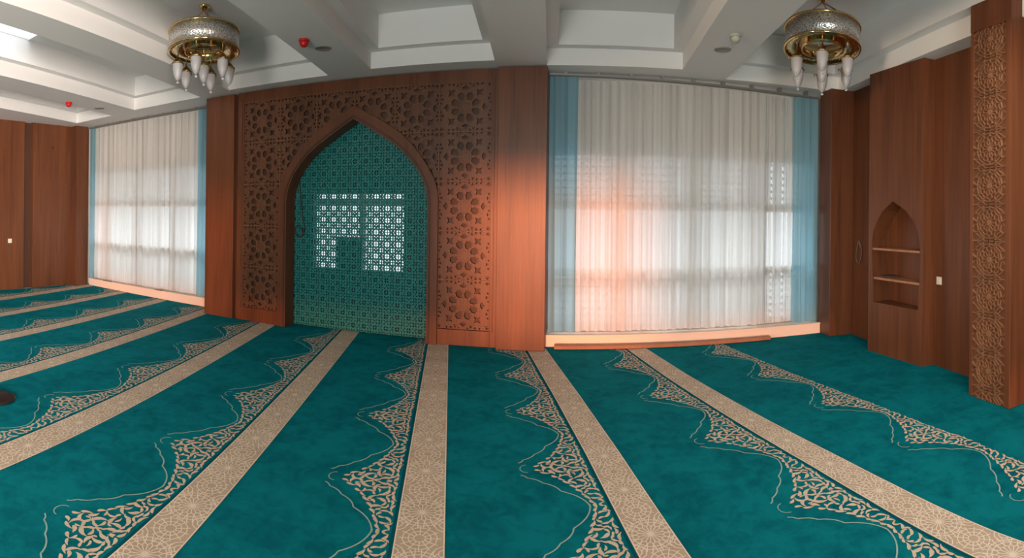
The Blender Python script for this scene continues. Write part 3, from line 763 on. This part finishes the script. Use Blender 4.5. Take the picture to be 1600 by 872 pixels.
# ------------------------------------------------------------------ small things
def socket(x, y, z, nrm, label):
    e = empty('wall_socket', (x, y, z), label, 'socket', 'wall sockets'); mb = MB(); s = .042; d = .010 * nrm
    mb.box(min(x, x + d), max(x, x + d), y - s, y + s, z - s, z + s); build('cover_plate', mb, PLASTIC, e, bevel=.003)
    mb = MB(); mb.box(min(x + d, x + d * 1.4), max(x + d, x + d * 1.4), y - .026, y + .026, z - .026, z + .026); build('insert', mb, PLASTIC, e, bevel=.002)
socket(XL, 4.85, .97, 1, 'small ivory socket on the brown panelled left wall')
socket(XR, 4.40, .93, -1, 'small ivory socket on the dark recessed wall beside the shelf column')
mb = MB(); mb.lathe([(0, 0), (.022, 0), (.022, .012), (0, .012)], 0, 0, 14)
o = build('hole_disc', mb, BLACK, origin=(0, 0, 0)); o.location = (XL + .002, 5.83, 2.88); o.rotation_euler = (0, PI / 2, 0); tag(o, 'small round black disc for a hole high on the brown panelled left wall', 'plug')  # black disc standing for a small hole in the panel
def detector(x, y, m, label, cat):
    e = empty('ceiling_detector', (x, y, ZC), label, cat, 'ceiling detectors'); mb = MB()
    mb.lathe([(0, ZC), (.055, ZC), (.055, ZC - .018), (.046, ZC - .022), (0, ZC - .022)], x, y, 28); build('base', mb, m, e)
    mb = MB(); mb.lathe([(.040, ZC - .022), (.047, ZC - .034), (.040, ZC - .062), (.024, ZC - .074), (0, ZC - .076)], x, y, 28); build('sensor_cap', mb, m, e)
detector(-2.70, 4.62, RED, 'red round detector on the ceiling beam nearer the pointed niche', 'detector')
detector(-7.13, 4.83, RED, 'red round detector on the far ceiling beam near the left wall', 'detector')
detector(1.47, 4.83, PALEGREEN, 'pale green round smoke detector on the ceiling beam beside a chandelier', 'detector')
def speaker(x, y, label):
    mb = MB(); mb.lathe([(0, ZC - .008), (.075, ZC - .008), (.080, ZC - .011), (.088, ZC - .008), (.090, ZC), (0, ZC)], x, y, 32)
    tag(build('ceiling_speaker', mb, GREY), label, 'speaker', 'ceiling speakers')
speaker(-2.655, 4.95, 'round grey speaker grille on the ceiling beam above the niche')
speaker(-7.21, 5.52, 'round grey speaker grille on the far ceiling beam near the left wall')
speaker(1.466, 5.29, 'round grey speaker grille on the ceiling beam above the wide curtained window')
# hanging cables
mb = MB(); pts = [(-3.83, 6.37, 2.02), (-3.80, 6.375, 1.80), (-3.785, 6.375, 1.62), (-3.765, 6.372, 1.50), (-3.735, 6.365, 1.40), (-3.75, 6.36, 1.29), (-3.81, 6.36, 1.25), (-3.87, 6.36, 1.29), (-3.885, 6.36, 1.36), (-3.84, 6.365, 1.40), (-3.78, 6.37, 1.36), (-3.76, 6.37, 1.27)]
pts = [(x + .055, y, z) for x, y, z in pts]
def spline(pts, n=6):
    out = []
    for i in range(len(pts) - 1):
        p0, p1, p2, p3 = pts[max(0, i - 1)], pts[i], pts[i + 1], pts[min(len(pts) - 1, i + 2)]
        for j in range(n):
            t = j / n; out.append(tuple(.5 * (2 * b + (c - a) * t + (2 * a - 5 * b + 4 * c - d) * t * t + (3 * b - a - 3 * c + d) * t ** 3) for a, b, c, d in zip(p0, p1, p2, p3)))
    return out + [pts[-1]]
mb.tube(spline(pts), .007, 8); tag(build('hanging_cable', mb, CABLE), 'dark looped cable hanging on the teal lattice inside the niche', 'cable')
mb = MB(); x = XR - .012; mb.tube(spline([(x, 6.10, 1.30), (x, 6.06, 1.26), (x, 6.03, 1.17), (x, 6.04, 1.07), (x, 6.09, 1.00), (x, 6.15, 1.01), (x, 6.17, 1.10), (x, 6.14, 1.21), (x, 6.10, 1.29), (x, 6.07, 1.20)]), .008, 8)
tag(build('hanging_cable', mb, CABLE_PALE), 'thin looped cable hanging in the dark recess beside the shelf column', 'cable')

# ------------------------------------------------------------------ chandeliers
def make_chandelier(cx, cy_, rot, zb, tilt, label):
    e = empty('chandelier', (cx, cy_, zb), label, 'chandelier', 'brass ring chandeliers'); zt = zb + .24; R = .40
    mb = MB(); mb.lathe([(R, zb + .020), (R, zt - .020), (R - .008, zt - .020), (R - .008, zb + .020)], cx, cy_, 72, closed=True); build('pierced_band', mb, FILI, e)
    for z in (zb, zt - .022):
        mb = MB(); mb.lathe([(R + .010, z), (R + .014, z + .011), (R + .010, z + .022), (R - .014, z + .022), (R - .014, z)], cx, cy_, 72, closed=True); build('brass_rim', mb, GOLD, e)
    mb = MB(); mb.lathe([(R - .010, zb + .012), (R - .08, zb + .030), (.215, zb + .030), (.215, zb + .020), (R - .08, zb + .020), (R - .010, zb + .004)], cx, cy_, 72, closed=True); build('bottom_plate', mb, GPLATE, e)
    mb = MB(); mb.lathe([(.220, zb - .004), (.220, zb + .13), (.205, zb + .13), (.205, zb - .004)], cx, cy_, 56, closed=True); build('inner_ring', mb, GOLD, e)
    mb = MB()
    for k in range(3):
        a = rot + k * PI / 3; mb.tube([(cx - R * .98 * cos(a), cy_ - R * .98 * sin(a), zb + .16), (cx + R * .98 * cos(a), cy_ + R * .98 * sin(a), zb + .16)], .006, 8)
    build('cross_rods', mb, BRASS, e)
    mb = MB(); mb.lathe([(0, ZT), (.065, ZT), (.060, ZT - .02), (.030, ZT - .05), (.012, ZT - .065), (0, ZT - .066)], cx, cy_, 24); build('ceiling_canopy', mb, GOLD, e)
    for k in range(3):
        a = rot + .4 + k * 2 * PI / 3; mb = MB(); p = Vector((cx + (R - .01) * cos(a), cy_ + (R - .01) * sin(a), zt)); q = Vector((cx, cy_, ZT - .055))
        L_ = (q - p).length; n = max(6, int(L_ / .026)); d = (q - p) / n
        for i in range(n):
            c = p + d * (i + .5); t = d.normalized(); u = t.cross(Vector((0, 0, 1))).normalized() if i % 2 else t.cross(t.cross(Vector((0, 0, 1)))).normalized()
            mb.tube([c + t * (.017 * cos(w)) + u * (.008 * sin(w)) for w in [2 * PI * j / 8 for j in range(8)]], .0028, 5, closed=True)
        build('chain', mb, COPPER, e)
    spots = [(cx, cy_)] + [(cx + .30 * cos(rot + k * PI / 3), cy_ + .30 * sin(rot + k * PI / 3)) for k in range(6)]
    for i, (x, y) in enumerate(spots):
        z0 = zb - .155                                               # top of the glass
        mb = MB(); mb.lathe([(.058, z0), (.059, z0 - .025), (.057, z0 - .072), (.050, z0 - .12), (.037, z0 - .16), (.020, z0 - .188), (.006, z0 - .199), (0, z0 - .20)], x, y, 20); g = build('lamp_glass', mb, FROST, e)
        mb = MB(); mb.lathe([(0, z0 + .105), (.007, z0 + .10), (.010, z0 + .07), (.024, z0 + .055), (.044, z0 + .035), (.058, z0 + .012), (.070, z0 + .002), (.070, z0 - .008), (.057, z0 - .010)], x, y, 20)
        for k in range(3):
            a = rot + k * 2 * PI / 3 + .5; mb.tube([(x + .064 * cos(a), y + .064 * sin(a), z0 + .0), (x + .086 * cos(a), y + .086 * sin(a), z0 + .010), (x + .088 * cos(a), y + .088 * sin(a), z0 - .018)], .006, 6)
        mb.tube([(x, y, z0 + .10), (x, y, zb + .16)], .005, 6); build('lamp_cap', mb, BRASS, g)
        mb = MB(); zz = z0 - .220; r = .016; mb.lathe([(0, zz + r), (r * .7, zz + r * .7), (r, zz), (r * .7, zz - r * .7), (0, zz - r)], x, y, 14); mb.tube([(x, y, zz + r * .8), (x, y, z0 - .196)], .004, 6); build('glass_bead', mb, BEAD, g)
    v = Vector((cx, cy_, 0)).normalized(); k = Vector((0, 0, 1)).cross(v)
    e.rotation_mode = 'QUATERNION'; e.rotation_quaternion = Matrix.Rotation(math.radians(tilt), 3, k).to_quaternion()   # tilted as a whole to match its outline in the panorama
    return e
make_chandelier(2.45, 4.93, math.atan2(-4.93, -2.45), 3.37, 6.5, 'brass ring chandelier with frosted lamps hanging before the wide curtained window and shelf column')
make_chandelier(-3.95, 4.51, math.atan2(-4.51, 3.95) - .285, 3.41, 4., 'brass ring chandelier with frosted lamps hanging above the far pillar of the niche')

# ------------------------------------------------------------------ light
w = bpy.data.worlds.new('overcast_sky'); SC.world = w; w.use_nodes = True
bg = w.node_tree.nodes['Background']; bg.inputs[0].default_value = (.86, .94, 1., 1)
def WN(t): return w.node_tree.nodes.new(t)
_g = WN('ShaderNodeTexCoord'); _x = WN('ShaderNodeSeparateXYZ'); _m = WN('ShaderNodeMapRange')
w.node_tree.links.new(_g.outputs['Generated'], _x.inputs[0]); w.node_tree.links.new(_x.outputs['Z'], _m.inputs['Value'])
_m.inputs['From Min'].default_value = .25; _m.inputs['From Max'].default_value = 1.; _m.inputs['To Min'].default_value = 1.33; _m.inputs['To Max'].default_value = 6.5
w.node_tree.links.new(_m.outputs['Result'], bg.inputs['Strength'])
def area(name, loc, sx, sy, rot, power, rgb):
    l = bpy.data.lights.new(name, 'AREA'); l.shape = 'RECTANGLE'; l.size, l.size_y = sx, sy; l.energy = power; l.color = rgb
    o = bpy.data.objects.new(name, l); o.location = loc; o.rotation_euler = rot; COL.objects.link(o); return o
# daylight of the unseen rear window, then added fill lamps
area('rear_window_daylight', (-.54, YB + .02, 1.15), 2.2, 1.95, (PI / 2, 0, 0), 385, (1, .95, .89))
for loc, to, pw, rgb in (((XR - .04, -2.6, 1.5), (XL, 5.2, 1.9), 285, (1, .86, .76)), ((XL + .04, -3.6, 1.5), (XR, 4.2, 1.2), 125, (1, .76, .55))):
    o = area('side_fill', loc, 3.2, 1.9, (0, 0, 0), pw, rgb); o.data.spread = math.radians(42)  # added fill lamps; the side walls have no window here
    o.rotation_euler = (Vector(to) - Vector(loc)).to_track_quat('-Z', 'Y').to_euler()
area('ceiling_fill', (2.2, 2.0, ZC - .02), 1.2, 1.4, (0, 0, 0), 60, (1, .94, .86))  # added fill lamp under the soffit, no fixture there
s = bpy.data.lights.new('low_sun', 'SUN'); s.energy = 4.6; s.color = (1., .26, .07); s.angle = math.radians(4)
so = bpy.data.objects.new('low_sun', s); COL.objects.link(so); so.rotation_euler = Vector((.25, 12.2, -.20)).to_track_quat('-Z', 'Y').to_euler()

# ------------------------------------------------------------------ camera: the phone's panorama is a central cylindrical projection
F, CYP, PITCH, ROLL, WY = 819.0, 333.9, .0019, -.0121, -.128
cd = bpy.data.cameras.new('camera'); cam = bpy.data.objects.new('camera', cd); COL.objects.link(cam); SC.camera = cam
cd.type = 'PANO'; cd.panorama_type = 'CENTRAL_CYLINDRICAL'
cd.central_cylindrical_range_u_min = -800 / F; cd.central_cylindrical_range_u_max = 800 / F
cd.central_cylindrical_range_v_min = (CYP - 872) / F; cd.central_cylindrical_range_v_max = CYP / F
cd.central_cylindrical_radius = 1.
cp, sp_, cr, sr, c, s_ = cos(PITCH), sin(PITCH), cos(ROLL), sin(ROLL), cos(WY), sin(WY)
Rp = Matrix(((1, 0, 0), (0, cp, -sp_), (0, sp_, cp))); Rr = Matrix(((cr, 0, sr), (0, 1, 0), (-sr, 0, cr))); Rz = Matrix(((c, s_, 0), (-s_, c, 0), (0, 0, 1)))
M = Rz @ Rr @ Rp
right, fwd, up = M @ Vector((1, 0, 0)), M @ Vector((0, 1, 0)), M @ Vector((0, 0, 1))
cam.matrix_world = Matrix(((right.x, up.x, -fwd.x, 0), (right.y, up.y, -fwd.y, 0), (right.z, up.z, -fwd.z, 1.6), (0, 0, 0, 1)))

vs = SC.view_settings
vs.view_transform = 'Standard'; vs.look = 'None'; vs.exposure = 0.; vs.gamma = 1.; vs.use_curve_mapping = False
